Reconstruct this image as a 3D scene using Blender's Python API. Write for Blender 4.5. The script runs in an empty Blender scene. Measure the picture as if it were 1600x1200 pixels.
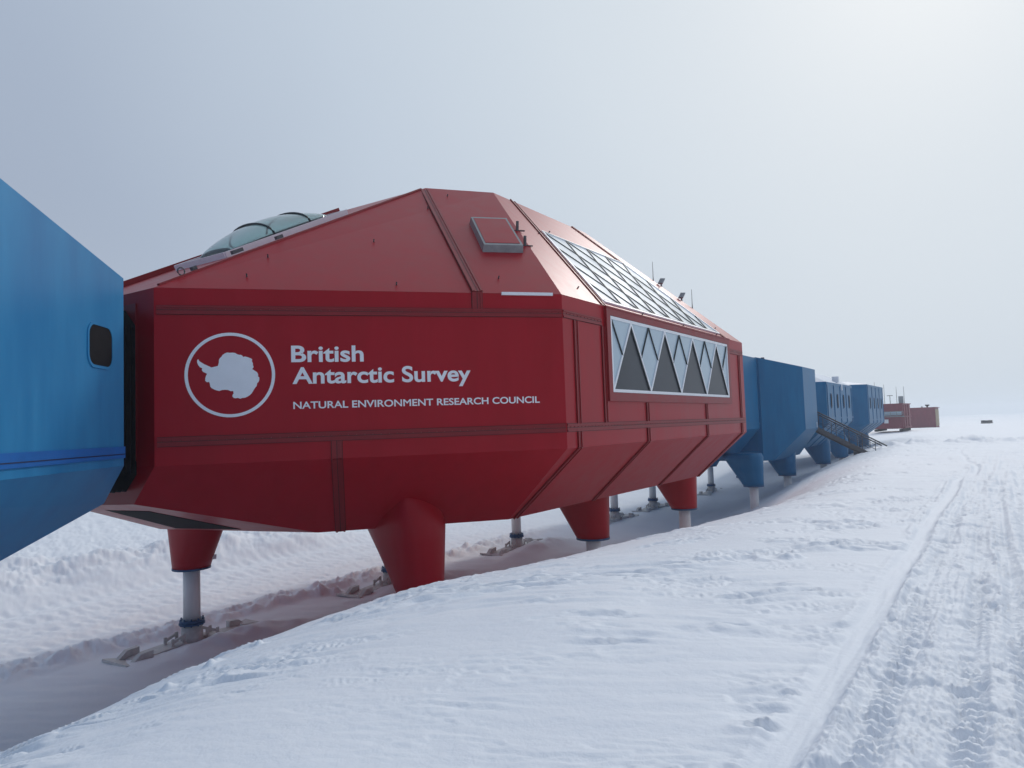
import bpy, bmesh, math, random
import numpy as np
from mathutils import Vector, Matrix
R = math.radians
random.seed(4)
scene = bpy.context.scene
col = scene.collection

# ------------------------------------------------------------------ camera
# frame used everywhere: u = along the station (away from the camera), v = across it
# (to the right), z = height relative to the eye; Blender point = (v, u, z + EYE)
EYE = 7.0
F_PX, PITCH, ROLL, AZ = 1120.0, 0.05866, -0.03433, 0.58586
cam_d = bpy.data.cameras.new('camera'); cam = bpy.data.objects.new('camera', cam_d); col.objects.link(cam)
cam_d.sensor_width = 36; cam_d.lens = 36 * F_PX / 1600; cam_d.clip_end = 6000; cam_d.clip_start = .05
fw = Vector((-math.sin(AZ) * math.cos(PITCH), math.cos(AZ) * math.cos(PITCH), math.sin(PITCH)))
up = Vector((math.sin(AZ) * math.sin(PITCH), -math.cos(AZ) * math.sin(PITCH), math.cos(PITCH)))
rt = Vector((math.cos(AZ), math.sin(AZ), 0))
r2 = math.cos(ROLL) * rt + math.sin(ROLL) * up
u2 = -math.sin(ROLL) * rt + math.cos(ROLL) * up
m3 = Matrix((r2, u2, -fw)).transposed()
cam.matrix_world = Matrix.Translation((0, 0, EYE)) @ m3.to_4x4()
scene.camera = cam

# ------------------------------------------------------------------ light
SUN_AZ_OFF, SUN_EL = 33.0, 34.0            # degrees right of the camera heading, elevation
ang = -AZ + R(SUN_AZ_OFF)                  # measured from +Y towards +X
sdir = Vector((math.sin(ang) * math.cos(R(SUN_EL)), math.cos(ang) * math.cos(R(SUN_EL)), math.sin(R(SUN_EL))))
sun_d = bpy.data.lights.new('sun', 'SUN'); sun_d.energy = 1.0; sun_d.angle = R(10); sun_d.color = (1.0, .965, .92)
sun = bpy.data.objects.new('sun', sun_d); col.objects.link(sun)
sun.rotation_euler = (-sdir).to_track_quat('-Z', 'Y').to_euler()
w = bpy.data.worlds.new('World'); scene.world = w; w.use_nodes = True
nt = w.node_tree; nt.nodes.clear()
N = nt.nodes.new; L = nt.links.new
out = N('ShaderNodeOutputWorld'); add = N('ShaderNodeAddShader')
sky = N('ShaderNodeTexSky'); sky.sky_type = 'NISHITA'; sky.sun_disc = False
sky.sun_elevation = R(SUN_EL); sky.sun_rotation = ang; sky.air_density = 1.0; sky.dust_density = 6.0
bg1 = N('ShaderNodeBackground'); bg1.inputs[1].default_value = .003; L(sky.outputs[0], bg1.inputs[0])
# hazy overcast: brightness falls with the angle from the veiled sun
tc = N('ShaderNodeTexCoord'); dot = N('ShaderNodeVectorMath'); dot.operation = 'DOT_PRODUCT'
nrm = N('ShaderNodeVectorMath'); nrm.operation = 'NORMALIZE'
L(tc.outputs['Generated'], nrm.inputs[0]); L(nrm.outputs[0], dot.inputs[0]); dot.inputs[1].default_value = sdir
ac = N('ShaderNodeMath'); ac.operation = 'ARCCOSINE'; L(dot.outputs['Value'], ac.inputs[0])
mr = N('ShaderNodeMapRange'); mr.inputs['From Max'].default_value = math.pi; L(ac.outputs[0], mr.inputs['Value'])
nz = N('ShaderNodeTexNoise'); nz.inputs['Scale'].default_value = 1.6; nz.inputs['Detail'].default_value = 3
L(nrm.outputs[0], nz.inputs['Vector'])
nzm = N('ShaderNodeMath'); nzm.operation = 'MULTIPLY_ADD'; L(nz.outputs['Fac'], nzm.inputs[0])
nzm.inputs[1].default_value = .05; L(mr.outputs[0], nzm.inputs[2])
sb = N('ShaderNodeMath'); sb.operation = 'SUBTRACT'; L(nzm.outputs[0], sb.inputs[0]); sb.inputs[1].default_value = .025
rp = N('ShaderNodeValToRGB'); cr = rp.color_ramp
stops = [(0, (.655, .72, .78)), (10 / 180, (.64, .71, .775)), (24 / 180, (.61, .685, .76)), (40 / 180, (.52, .60, .70)),
         (58 / 180, (.385, .455, .57)), (90 / 180, (.27, .32, .43)), (1, (.265, .31, .41))]
cr.elements[0].position = 0; cr.elements[0].color = (*stops[0][1], 1)
cr.elements[1].position = 1; cr.elements[1].color = (*stops[-1][1], 1)
for p, c in stops[1:-1]:
    e = cr.elements.new(p); e.color = (*c, 1)
L(sb.outputs[0], rp.inputs[0])
bg2 = N('ShaderNodeBackground'); bg2.inputs[1].default_value = 1.0
# the air is thicker, and paler, towards the horizon
sp = N('ShaderNodeSeparateXYZ'); L(nrm.outputs[0], sp.inputs[0])
hm1 = N('ShaderNodeMapRange'); hm1.interpolation_type = 'SMOOTHSTEP'; L(sp.outputs['Z'], hm1.inputs['Value'])
hm1.inputs['From Min'].default_value = -.02; hm1.inputs['From Max'].default_value = .30; hm1.inputs['To Min'].default_value = .55; hm1.inputs['To Max'].default_value = 0
fr_ = N('ShaderNodeMapRange'); L(ac.outputs[0], fr_.inputs['Value']); fr_.inputs['From Min'].default_value = .5; fr_.inputs['From Max'].default_value = 1.6
fr_.inputs['To Min'].default_value = 1; fr_.inputs['To Max'].default_value = .25
mu_ = N('ShaderNodeMath'); mu_.operation = 'MULTIPLY'; L(hm1.outputs[0], mu_.inputs[0]); L(fr_.outputs[0], mu_.inputs[1])
hx = N('ShaderNodeMix'); hx.data_type = 'RGBA'; L(mu_.outputs[0], hx.inputs['Factor']); L(rp.outputs[0], hx.inputs['A']); hx.inputs['B'].default_value = (.65, .72, .795, 1)
L(hx.outputs['Result'], bg2.inputs[0])
L(bg1.outputs[0], add.inputs[0]); L(bg2.outputs[0], add.inputs[1]); L(add.outputs[0], out.inputs['Surface'])
scene.view_settings.view_transform = 'Standard'; scene.view_settings.look = 'None'
scene.view_settings.exposure = 0; scene.view_settings.gamma = 1
scene.cycles.max_bounces = 10; scene.cycles.diffuse_bounces = 8; scene.cycles.glossy_bounces = 3
scene.cycles.transmission_bounces = 6; scene.cycles.volume_bounces = 2; scene.cycles.caustics_reflective = False
scene.cycles.use_denoising = True

# ------------------------------------------------------------------ materials
def mat(name, base, rough=.5, var=0., vscale=(1, 1, 1), spec=.5, metal=0., bump=0., bscale=40., alpha=None, var2=None, trans=0.):
    m = bpy.data.materials.new(name); m.use_nodes = True; t = m.node_tree
    b = t.nodes['Principled BSDF']; b.inputs['Roughness'].default_value = rough
    b.inputs['Specular IOR Level'].default_value = spec; b.inputs['Metallic'].default_value = metal
    b.inputs['Base Color'].default_value = (*base, 1)
    if trans: b.inputs['Transmission Weight'].default_value = trans
    g = t.nodes.new('ShaderNodeNewGeometry')
    if var:
        mp = t.nodes.new('ShaderNodeMapping'); mp.inputs['Scale'].default_value = vscale
        t.links.new(g.outputs['Position'], mp.inputs[0])
        n1 = t.nodes.new('ShaderNodeTexNoise'); n1.inputs['Scale'].default_value = 1.; n1.inputs['Detail'].default_value = 6; n1.inputs['Roughness'].default_value = .6
        t.links.new(mp.outputs[0], n1.inputs['Vector'])
        r = t.nodes.new('ShaderNodeMapRange'); r.inputs['From Min'].default_value = .3; r.inputs['From Max'].default_value = .7
        t.links.new(n1.outputs['Fac'], r.inputs['Value'])
        mx = t.nodes.new('ShaderNodeMix'); mx.data_type = 'RGBA'
        c2 = var2 if var2 else tuple(min(1, c * (1 + var) + var * .02) for c in base)
        mx.inputs['A'].default_value = (*[c * (1 - var) for c in base], 1); mx.inputs['B'].default_value = (*c2, 1)
        t.links.new(r.outputs[0], mx.inputs['Factor']); t.links.new(mx.outputs['Result'], b.inputs['Base Color'])
        rr = t.nodes.new('ShaderNodeMapRange'); rr.inputs['To Min'].default_value = max(.05, rough - .08); rr.inputs['To Max'].default_value = min(1, rough + .1)
        t.links.new(n1.outputs['Fac'], rr.inputs['Value']); t.links.new(rr.outputs[0], b.inputs['Roughness'])
    if bump:
        n2 = t.nodes.new('ShaderNodeTexNoise'); n2.inputs['Scale'].default_value = bscale; n2.inputs['Detail'].default_value = 4 if bscale > 5 else 1
        t.links.new(g.outputs['Position'], n2.inputs['Vector'])
        bp = t.nodes.new('ShaderNodeBump'); bp.inputs['Strength'].default_value = bump; bp.inputs['Distance'].default_value = .02
        t.links.new(n2.outputs['Fac'], bp.inputs['Height']); t.links.new(bp.outputs[0], b.inputs['Normal'])
    return m

M = {}
M['red'] = mat('red_paint', (.37, .0010, .0100), .36, .06, (2.2, 2.2, .35), bump=.015, bscale=.7, var2=(.40, .0025, .014), spec=.24)
M['joint'] = mat('shaded_sealant_joint', (.05, .001, .003), .6, .1, (3, 3, 3))  # sealant joint, its colour also carrying the shade of the groove
M['blue_joint'] = mat('dark_blue_joint', (.003, .02, .07), .6, .1, (3, 3, 3))
M['red_seam'] = mat('shaded_red_seam', (.26, .0008, .006), .45, .1, (2, 2, 2))  # darker copy of the red, shading of the strips put into the colour
M['blue'] = mat('sunlit_blue_paint', (.018, .21, .45), .38, .07, (1.6, 1.6, .3), bump=.015, bscale=.7, var2=(.035, .26, .50), spec=.3)  # near module's copy of the blue, paled for the sun on its end
M['shadeblue'] = mat('shaded_blue_paint', (.003, .14, .31), .40, .12, (1.6, 1.6, .3), var2=(.005, .165, .345), spec=.22)  # same blue for the far modules, with their shade put into the colour
M['blue_seam'] = mat('blue_seam_paint', (.005, .14, .45), .45, .1, (2, 2, 2))
M['white'] = mat('white_lettering', (.88, .89, .91), .45, .03, (3, 3, 3))
M['frame'] = mat('white_window_frame', (.88, .89, .91), .4, .03, (3, 3, 3))
M['panel'] = mat('shaded_insulated_pane', (.46, .585, .66), .2, .06, (.8, .8, .8), spec=.7)  # same pane stuff as the roof glazing, wall shade put into its colour
M['roofpane'] = mat('bright_roof_pane', (.86, .91, .92), .18, .04, (.8, .8, .8), spec=.7)
M['clear'] = mat('dark_clear_glass', (.045, .052, .064), .3, .15, (1, 1, 1), spec=.22)
M['black'] = mat('black_rubber', (.010, .010, .012), .7, .2, (4, 4, 4), spec=.08)
M['mullion'] = mat('dark_glazing_bar', (.02, .03, .035), .5, .2, (4, 4, 4))
M['steel'] = mat('galvanised_steel', (.28, .30, .31), .45, .15, (5, 5, 5), metal=.4)
M['dsteel'] = mat('weathered_dark_steel', (.085, .085, .09), .6, .25, (5, 5, 5))
M['leg'] = mat('white_leg_paint', (.80, .80, .79), .4, .08, (5, 5, 1), var2=(.84, .83, .80))
M['ski'] = mat('worn_white_ski_paint', (.74, .72, .70), .55, .3, (6, 6, 6), var2=(.68, .66, .63))
M['flange'] = mat('blue_flange_paint', (.03, .10, .22), .5, .2, (6, 6, 6))
M['cabin'] = mat('hazed_red_cladding', (.24, .04, .062), .6, .15, (2, 2, .5))  # base paled so the colour carries part of the distance haze
M['tan'] = mat('plywood_end', (.42, .33, .2), .7, .15, (2, 2, .5))
gl = mat('teal_dome_glass', (.62, .78, .77), .05, 0, spec=.8, trans=.9); M['dome'] = gl

# ------------------------------------------------------------------ mesh helpers
P = lambda u, v, z: Vector((v, u, z + EYE))
class MB:
    def __init__(s): s.bm = bmesh.new()
    def poly(s, pts): return s.bm.faces.new([s.bm.verts.new(p) for p in pts])
    def solid(s, a, b):                       # two equal loops of points, closed prism
        va = [s.bm.verts.new(p) for p in a]; vb = [s.bm.verts.new(p) for p in b]; n = len(a)
        s.bm.faces.new(va[::-1]); s.bm.faces.new(vb)
        for i in range(n): s.bm.faces.new((va[i], va[(i + 1) % n], vb[(i + 1) % n], vb[i]))
    def plate(s, pts, nrm, th):               # flat outline, thickness along nrm
        s.solid(pts, [p + nrm * th for p in pts])
    def bar(s, a, b, wv, tv, mi=0):           # rectangular bar a->b, width vector, thickness vector
        k = len(s.bm.faces)
        c = lambda p: [p - wv / 2, p + wv / 2, p + wv / 2 + tv, p - wv / 2 + tv]
        s.solid(c(a), c(b))
        if mi:
            s.bm.faces.ensure_lookup_table()
            for f in s.bm.faces[k:]: f.material_index = mi
    def box(s, c, sx, sy, sz):
        x, y, z = c
        q = lambda zz: [Vector((x + a * sx / 2, y + b * sy / 2, zz)) for a, b in ((-1, -1), (1, -1), (1, 1), (-1, 1))]
        s.solid(q(z - sz / 2), q(z + sz / 2))
    def tube(s, pts, rad, n=12, cap=True):
        rad = rad if isinstance(rad, (list, tuple)) else [rad] * len(pts); rings = []
        for i, p in enumerate(pts):
            d = (pts[min(i + 1, len(pts) - 1)] - pts[max(i - 1, 0)]).normalized()
            a = d.orthogonal().normalized(); b = d.cross(a)
            rings.append([s.bm.verts.new(p + (a * math.cos(2 * math.pi * k / n) + b * math.sin(2 * math.pi * k / n)) * rad[i]) for k in range(n)])
        for r0, r1 in zip(rings, rings[1:]):
            for k in range(n):
                f = s.bm.faces.new((r0[k], r0[(k + 1) % n], r1[(k + 1) % n], r1[k])); f.smooth = True
        if cap: s.bm.faces.new(rings[0][::-1]); s.bm.faces.new(rings[-1])
    def loft(s, rings, smooth=True, cap=True):
        vr = [[s.bm.verts.new(p) for p in r] for r in rings]; n = len(vr[0])
        for r0, r1 in zip(vr, vr[1:]):
            for k in range(n):
                f = s.bm.faces.new((r0[k], r0[(k + 1) % n], r1[(k + 1) % n], r1[k])); f.smooth = smooth
        if cap: s.bm.faces.new(vr[0][::-1]); s.bm.faces.new(vr[-1])
    def build(s, name, m, parent=None, bevel=0):
        if bevel:
            bmesh.ops.bevel(s.bm, geom=s.bm.edges[:] , offset=bevel, segments=1, affect='EDGES')
        bmesh.ops.recalc_face_normals(s.bm, faces=s.bm.faces[:])
        me = bpy.data.meshes.new(name); s.bm.to_mesh(me); s.bm.free()
        return link(name, me, m, parent)
def origin(o):
    v = Vector((0, 0, 0))
    while o: v += o.location; o = o.parent
    return v
def link(name, me, m, parent=None):
    o = bpy.data.objects.new(name, me); col.objects.link(o)
    if m:
        for q_ in (m if isinstance(m, list) else [m]): me.materials.append(q_)
    if parent:
        me.transform(Matrix.Translation(-origin(parent))); o.parent = parent
    return o
def thing(name, label, cat, loc=(0, 0, 0), group=None):
    o = bpy.data.objects.new(name, None); col.objects.link(o); o.location = loc; o.empty_display_size = .2
    return tag(o, label, cat, group)
def tag(o, label, cat, group=None):
    o['label'] = label; o['category'] = cat
    if group: o['group'] = group
    return o
def copy_tree(o, parent, delta=Vector((0, 0, 0))):
    c = o.copy(); col.objects.link(c); c.parent = parent; c.location = o.location + delta
    for ch in o.children[:]:
        copy_tree(ch, c)
    return c
def recenter(o):                              # give a single-mesh thing an origin at its base
    me = o.data; xs = [v.co for v in me.vertices]
    c = Vector((sum(v.x for v in xs) / len(xs), sum(v.y for v in xs) / len(xs), min(v.z for v in xs)))
    me.transform(Matrix.Translation(-c)); o.location = c
    return o

# ------------------------------------------------------------------ terrain
_prm = np.random.RandomState(7).permutation(512); _prm = np.concatenate([_prm, _prm])
_ga = np.random.RandomState(8).rand(512) * 2 * np.pi
def perlin(x, y):
    xi = np.floor(x).astype(np.int64); yi = np.floor(y).astype(np.int64); xf = x - xi; yf = y - yi
    sx = xf * xf * xf * (xf * (xf * 6 - 15) + 10); sy = yf * yf * yf * (yf * (yf * 6 - 15) + 10)
    def g(a, b, dx, dy):
        t = _ga[_prm[(_prm[a & 511] + b) & 511]]
        return np.cos(t) * dx + np.sin(t) * dy
    n0 = g(xi, yi, xf, yf) * (1 - sx) + g(xi + 1, yi, xf - 1, yf) * sx
    n1 = g(xi, yi + 1, xf, yf - 1) * (1 - sx) + g(xi + 1, yi + 1, xf - 1, yf - 1) * sx
    return (n0 * (1 - sy) + n1 * sy) * 1.4
def fbm(x, y, o=4, g=.5):
    s = 0; a = 1; f = 1
    for k in range(o):
        s = s + a * perlin(x * f + 17.3 * k, y * f - 9.1 * k); a *= g; f *= 2.03
    return s
def ss(a, b, x):
    t = np.clip((x - a) / (b - a), 0, 1); return t * t * (3 - 2 * t)
def plateau(u):
    return np.interp(u, [-20, 0, 13, 35, 60, 110, 140, 175, 250, 320, 600, 2000],
                     [-1.75, -1.75, -2.0, -2.15, -2.45, -2.8, -3.0, -3.3, -4.05, -4.8, -7, -12])
def ground_macro(u, v):
    h = -plateau(u); wv = -v
    floor = np.interp(u, [-50, 0, 66, 95, 130, 150, 2000], [7.0, 7.0, 7.0, 5.2, 3.8, 3.2, 3.2])
    floor = np.maximum(floor, h)
    r = np.interp(u, [-10, 2.4, 2.9, 4.0, 4.6, 5.6, 8.5, 9.5, 11.5, 13.5, 17.5, 24], [.38, .372, .362, .355, .347, .335, .320, .325, .347, .372, .43, .47])
    x = 2 * (h / r - 3); c = r / (2 * np.maximum(x, .3))
    d = np.maximum(wv - 3, 0); near = h + c * d ** 2 + .25 * np.maximum(wv - 8.2, 0) ** 2
    near = floor - np.log1p(np.exp(np.clip((floor - near) * 3, -40, 40))) / 3
    w0 = np.interp(u, [15, 20, 30, 46, 60, 80, 110], [3, 3.2, 3.8, 4.3, 5, 5, 6]); w1 = np.interp(u, [15, 20, 30, 46, 60, 80, 110], [10, 10.5, 13, 17.2, 20, 20, 24])
    far = h + (floor - h) * ss(w0, w1, wv)
    k = ss(17, 34, u)
    z = -(near * (1 - k) + far * k)
    # beyond the legs: a lane, then the land rises slowly to the level of the plateau
    left = ss(36, 75, wv); z = z + left * (.8 + .0 * u) * (floor > h + .5)
    rr = np.hypot(u, v); z = z * (1 - ss(170, 330, rr)) + plateau(rr) * ss(170, 330, rr)
    return z
SW = np.array([.5, .87]); SA = np.array([-.87, .5])    # wind streak direction in (u, v)
def ground(u, v, fine=True):
    z = ground_macro(u, v); wv = -v
    rr = np.hypot(u, v)
    z = z + .05 * fbm(u * .22, v * .22, 3) + .5 * fbm(u * .012 + 5, v * .012, 2) * ss(60, 200, rr)
    if not fine: return z
    s = u * SW[0] + v * SW[1]; a = u * SA[0] + v * SA[1]
    onbank = ss(15, 10.5, wv)
    rough = ss(-1.0, -.80, v + .12 * ss(13, 3, u) + .08 * fbm(u * .9, v * .9 + 40, 3) + .55 * ss(9, 16, u) * ss(30, 20, u)) * ss(9, 5.5, v)       # trampled strip right of the ski track
    # sastrugi: ridges stretched along the wind
    warp = .45 * fbm(u * .3 + 3, v * .3, 2)
    n1 = fbm(s * .34 + warp, a * 1.5 + warp * 1.3, 3, .5); n2 = fbm(s * .9 + 9 + warp, a * 4.6 + warp * 3, 3, .5); n3 = fbm(s * .5 + 40, a * 2.6 + warp * 2, 2)
    patch = .15 + .85 * ss(-.2, .5, fbm(u * .2 + 11, v * .2, 3))
    rid = n1 - .9 * np.abs(n3) + .25 * n2
    z = z + onbank * (1 - .8 * rough) * patch * (.034 * rid * ss(60, 14, rr) + .034 * rid * ss(14, 60, rr) + .010 * n2 * ss(25, 10, rr)) * (1 - .5 * ss(8, 4, rr) * ss(-1.2, -2.2, v)) + onbank * .004 * fbm(s * 3, a * 9, 2) * ss(20, 8, rr)
    # wind-cut edges: gentle rise, sharp little scarp
    def saw(f):
        fl = np.floor(f); fr = f - fl; return fl + ss(.62, 1, fr) - f + .34
    e1 = saw(1.5 * fbm(s * .42 + 3, a * 1.7 + warp, 4, .52)); e2 = saw(1.6 * fbm(s * 1.1 + 23, a * 4.2 + warp * 2, 3, .52))
    k1 = ss(.0, .5, fbm(s * .35 + 60, a * .7, 3)); k2 = ss(-.1, .5, fbm(s * .6 + 80, a * 1.1, 3))
    z = z + onbank * (1 - rough) * (.115 * k1 * e1 + .040 * k2 * e2 * ss(40, 14, rr)) * (1 - .7 * ss(8, 4, rr) * ss(-1.2, -2.2, v))
    # trampled snow
    t1 = fbm(u * 3.4, v * 3.9, 4, .58); t2 = fbm(s * 1.7 + 5, a * 4.6, 3); t3 = fbm(u * 7.5, v * 8.5, 2)
    z = z + rough * (.010 * t1 + .014 * fbm(s * 1.6, a * 5.5, 3) + .036 * saw(1.7 * fbm(s * 1.9 + 70, a * 6.4, 4, .56)) * ss(-.4, .3, fbm(u * 1.1, v * 2.2, 3)) + .018 * saw(1.7 * fbm(s * 5 + 7, a * 12, 3, .6)) - .035 * ss(.25, .6, fbm(u * 2.2 + 9, v * 3.4, 3)) + .030 * fbm(u * .22, v * 7.5, 3) + .02 * fbm(u * .9, v * 1.3 + 3, 2)) * ss(60, 15, rr) + rough * .07 * fbm(u * .5, v * .8, 3) * ss(12, 40, rr)
    # ski track running parallel to the station
    def lane(c, wd): return np.exp(-((v - c) / wd) ** 4)
    tc_ = -1.0 - .12 * ss(13, 3, u) + .05 * np.sin(u * .35) - .55 * ss(34, 50, u) + .5 * ss(24, 30, u) * ss(38, 32, u)
    tr = lane(tc_, .13) * ss(70, 45, u)
    z = z * (1 - tr) + tr * (ground_macro(u, v) - .03 + .010 * fbm(u * .8, v * 9, 3) + .05 * fbm(u * .22, v * .22, 3))
    z = z + .03 * np.exp(-((v - tc_ - .175) / .04) ** 2) * (.6 + 1.3 * fbm(u * 3.2, v * 5, 4)) * ss(70, 45, u) + .012 * np.exp(-((v - tc_ + .175) / .04) ** 2) * (.5 + .9 * fbm(u * 3.6 + 8, v * 5, 4)) * ss(70, 45, u)
    # tread marks of tracked vehicles
    for c, wd, sp, ph in ((-.62, .08, .115, 3.), (-.27, .10, .115, 0.), (.07, .11, .115, 1.), (.55, .2, .13, 2.), (1.15, .2, .13, .5), (1.9, .25, .15, 2.), (2.9, .3, .15, 2.)):
        cc = c + .07 * np.sin(u * .21 + ph) + .3 * ss(18, 45, u)
        ln = lane(cc, wd) * ss(-.6, .1, fbm(u * .4 + ph * 7, v * .4, 2)) * ss(34, 16, u)
        z = z + ln * (.021 * np.sign(np.sin(2 * np.pi * (u + .35 * np.abs(v - cc)) / sp)) * np.abs(np.sin(2 * np.pi * (u + .35 * np.abs(v - cc)) / sp)) ** .5 - .022)
        for sd in (-1, 1): z = z + .018 * np.exp(-((v - cc - sd * (wd + .1)) / .08) ** 2) * ss(60, 20, u)
    # rough ploughed ridge across the far plateau
    rd = np.interp(v, [-9, -3, 6, 20, 40], [59, 66, 70, 72, 72]); z = z + ss(-10.5, -7, v) * .32 * np.exp(-((u - rd) / 2.6) ** 2) * (.8 + 1.1 * fbm(u * .8, v * .8, 4))
    # the low side under the station
    low = ss(11.5, 14.5, wv) * ss(75, 55, u)
    z = z + low * ss(24.2, 25.0, wv) * ss(26.4, 25.6, wv) * ss(48, 34, u) * (.20 + .22 * fbm(u * 1.1, v * 1.6, 4) + .08 * saw(1.5 * fbm(u * 2, v * 2.4, 3))) \
          + low * (.03 * fbm(s * .6, a * 2.2, 3)) \
          + low * ss(25.2, 26.2, wv) * (.03 * fbm(u * 2.2, v * 2.6, 4, .6))
    for c, wd, sp in ((27.2, .5, .55), (29.3, .5, .55), (31.4, .55, .6), (33.6, .55, .6)):
        ln = np.exp(-((wv - c - .4 * np.sin(u * .08)) / wd) ** 4) * ss(80, 60, u)
        z = z + ln * (.022 * np.sin(2 * np.pi * u / sp + 1.5 * fbm(u * .6, v * .6, 2)) - .04)
    z = z + low * ss(25.5, 27, wv) * .05 * np.sin(wv * 2.2 + .5 * np.sin(u * .2)) * (.7 + .6 * fbm(u * .3, v * .6, 2))
    bc = np.interp(u, [0, 12, 20, 28, 36], [40, 38.8, 38.6, 37, 36]); bm_ = ss(-8, 6, u) * ss(37, 27, u)
    lump = fbm(u * .28, v * .42, 4, .5)
    z = z + bm_ * np.exp(-np.maximum(0, np.abs(wv - bc) - .8) ** 2 / 4.2) * (1.15 + .38 * lump + .10 * saw(1.5 * fbm(u * .8, v * .9, 4, .55)) + .07 * fbm(u * 1.6, v * 1.6, 4, .6)) + ss(35, 38, wv) * ss(110, 60, rr) * .08 * fbm(u * .8, v * .8, 5, .6) + ss(35, 38, wv) * ss(90, 50, rr) * .07 * saw(1.5 * fbm(u * .9 + 5, v * .9, 4, .55))
    # crumbs along the lip of the bank
    for cu, cv, hh, sg in ((4.05, -6.85, .045, .06), (4.55, -6.9, .05, .055), (4.66, -6.95, .03, .05), (5.33, -7.15, .07, .055), (5.46, -7.2, .035, .06), (10.4, -2.46, .085, .09), (10.52, -2.32, .07, .07), (11.5, -2.3, .07, .3), (11.6, -1.95, .05, .2), (21.5, -24.5, .35, .28), (21.95, -24.15, .33, .25), (21.2, -24.4, .2, .2)):
        z = z + hh * np.exp(-(((u - cu) ** 2 + (v - cv) ** 2) / sg ** 2)) * (1 + .5 * fbm(u * 6, v * 6, 2))
    # drifts half burying the skis of the far legs
    for cu in (14.55, 24.4, 34.5):
        z = z + .42 * np.exp(-((u - cu - 1.0) / 2.6) ** 2 - ((wv - 21.8) / .95) ** 2) * (1 + .4 * fbm(u, v, 2))
    return z
def build_snow():
    head = np.pi / 2 - 0   # heading handled through AZ below
    a_in = np.radians(np.arange(-47, 47.01, .094)); a_out = np.radians(np.arange(49, 311.1, 2.0))
    an = np.concatenate([a_in, a_out]); n = len(an)
    rad = [.35]
    while rad[-1] < 2200: rad.append(rad[-1] * (1.0052 if rad[-1] < 50 else 1.0078 if rad[-1] < 90 else 1.02 if rad[-1] < 400 else 1.1))
    rad = np.array(rad); m = len(rad)
    RR, AA = np.meshgrid(rad, an, indexing='ij')
    be = AA - AZ                                # bearing from +Y towards +X
    u = (RR * np.cos(be)).ravel(); v = (RR * np.sin(be)).ravel()
    z = ground(u, v)
    co = np.empty((n * m + 1, 3)); co[:-1, 0] = v; co[:-1, 1] = u; co[:-1, 2] = z + EYE; co[-1] = (0, 0, z[:n].mean() + EYE)
    i = np.arange(m - 1)[:, None] * n; j = np.arange(n)[None, :]; j2 = (j + 1) % n
    q = np.stack([i + j, i + n + j, i + n + j2, i + j2], -1).reshape(-1, 4)[:, ::-1]
    tri = np.stack([np.full(n, n * m), np.arange(n), (np.arange(n) + 1) % n], -1)[:, ::-1]
    me = bpy.data.meshes.new('snow_ground')
    me.vertices.add(len(co)); me.vertices.foreach_set('co', co.ravel())
    loops = np.concatenate([q.ravel(), tri.ravel()]); me.loops.add(len(loops)); me.loops.foreach_set('vertex_index', loops.astype(np.int32))
    st = np.concatenate([np.arange(len(q)) * 4, len(q) * 4 + np.arange(n) * 3]); me.polygons.add(len(st))
    me.polygons.foreach_set('loop_start', st.astype(np.int32)); me.update(calc_edges=True)
    me.polygons.foreach_set('use_smooth', np.ones(len(st), bool)); me.validate()
    ms = bpy.data.materials.new('snow'); ms.use_nodes = True; t = ms.node_tree; b = t.nodes['Principled BSDF']
    b.inputs['Roughness'].default_value = .62; b.inputs['Specular IOR Level'].default_value = .25
    g = t.nodes.new('ShaderNodeNewGeometry'); n1 = t.nodes.new('ShaderNodeTexNoise'); n1.inputs['Scale'].default_value = .8; n1.inputs['Detail'].default_value = 5
    t.links.new(g.outputs['Position'], n1.inputs['Vector'])
    mx = t.nodes.new('ShaderNodeMix'); mx.data_type = 'RGBA'; mx.inputs['A'].default_value = (.87, .90, .945, 1); mx.inputs['B'].default_value = (.92, .94, .965, 1)
    t.links.new(n1.outputs['Fac'], mx.inputs['Factor']); t.links.new(mx.outputs['Result'], b.inputs['Base Color'])
    n2 = t.nodes.new('ShaderNodeTexNoise'); n2.inputs['Scale'].default_value = 16; n2.inputs['Detail'].default_value = 6; n2.inputs['Roughness'].default_value = .65
    t.links.new(g.outputs['Position'], n2.inputs['Vector'])
    bp = t.nodes.new('ShaderNodeBump'); bp.inputs['Strength'].default_value = .32; bp.inputs['Distance'].default_value = .03
    t.links.new(n2.outputs['Fac'], bp.inputs['Height']); t.links.new(bp.outputs[0], b.inputs['Normal'])
    o = link('snow_ground', me, ms); o['kind'] = 'structure'
    return o
build_snow()
def gz(u, v): return float(ground(np.array([float(u)]), np.array([float(v)]))[0])

# ------------------------------------------------------------------ red module
VC, UC = -17.85, 24.26
ZR, Z1, ZC, ZB, ZT = 3.367, 0.0, -.62, -2.55, 8.36
A, B, C, D = (8.84, -15.40), (16.12, -9.06), (32.40, -9.06), (39.68, -15.40)
mv = lambda p: (p[0], 2 * VC - p[1])                      # mirror across the station's axis
mu = lambda p: (2 * UC - p[0], p[1])
oct_ = [A, B, C, D, mv(D), mv(C), mv(B), mv(A)]
T1, T2 = (18.85, -15.84), (20.76, -14.30); T3, T4 = mu(T2), mu(T1)
top_ = [T1, T2, T3, T4, mv(T4), mv(T3), mv(T2), mv(T1)]
Kn, Bb = (12.63, -14.49), (16.44, -11.16)
red = thing('red_station_module', 'large red faceted module on stilts with white lettering, emblem and triangular windows', 'station module', P(UC, VC, -7))
lv = lambda ps, z: [P(p[0], p[1], z) for p in ps]
hb = MB(); bm = hb.bm
r_roof = [bm.verts.new(p) for p in lv(oct_, ZR)]; r_cr = [bm.verts.new(p) for p in lv(oct_, ZC)]
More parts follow.
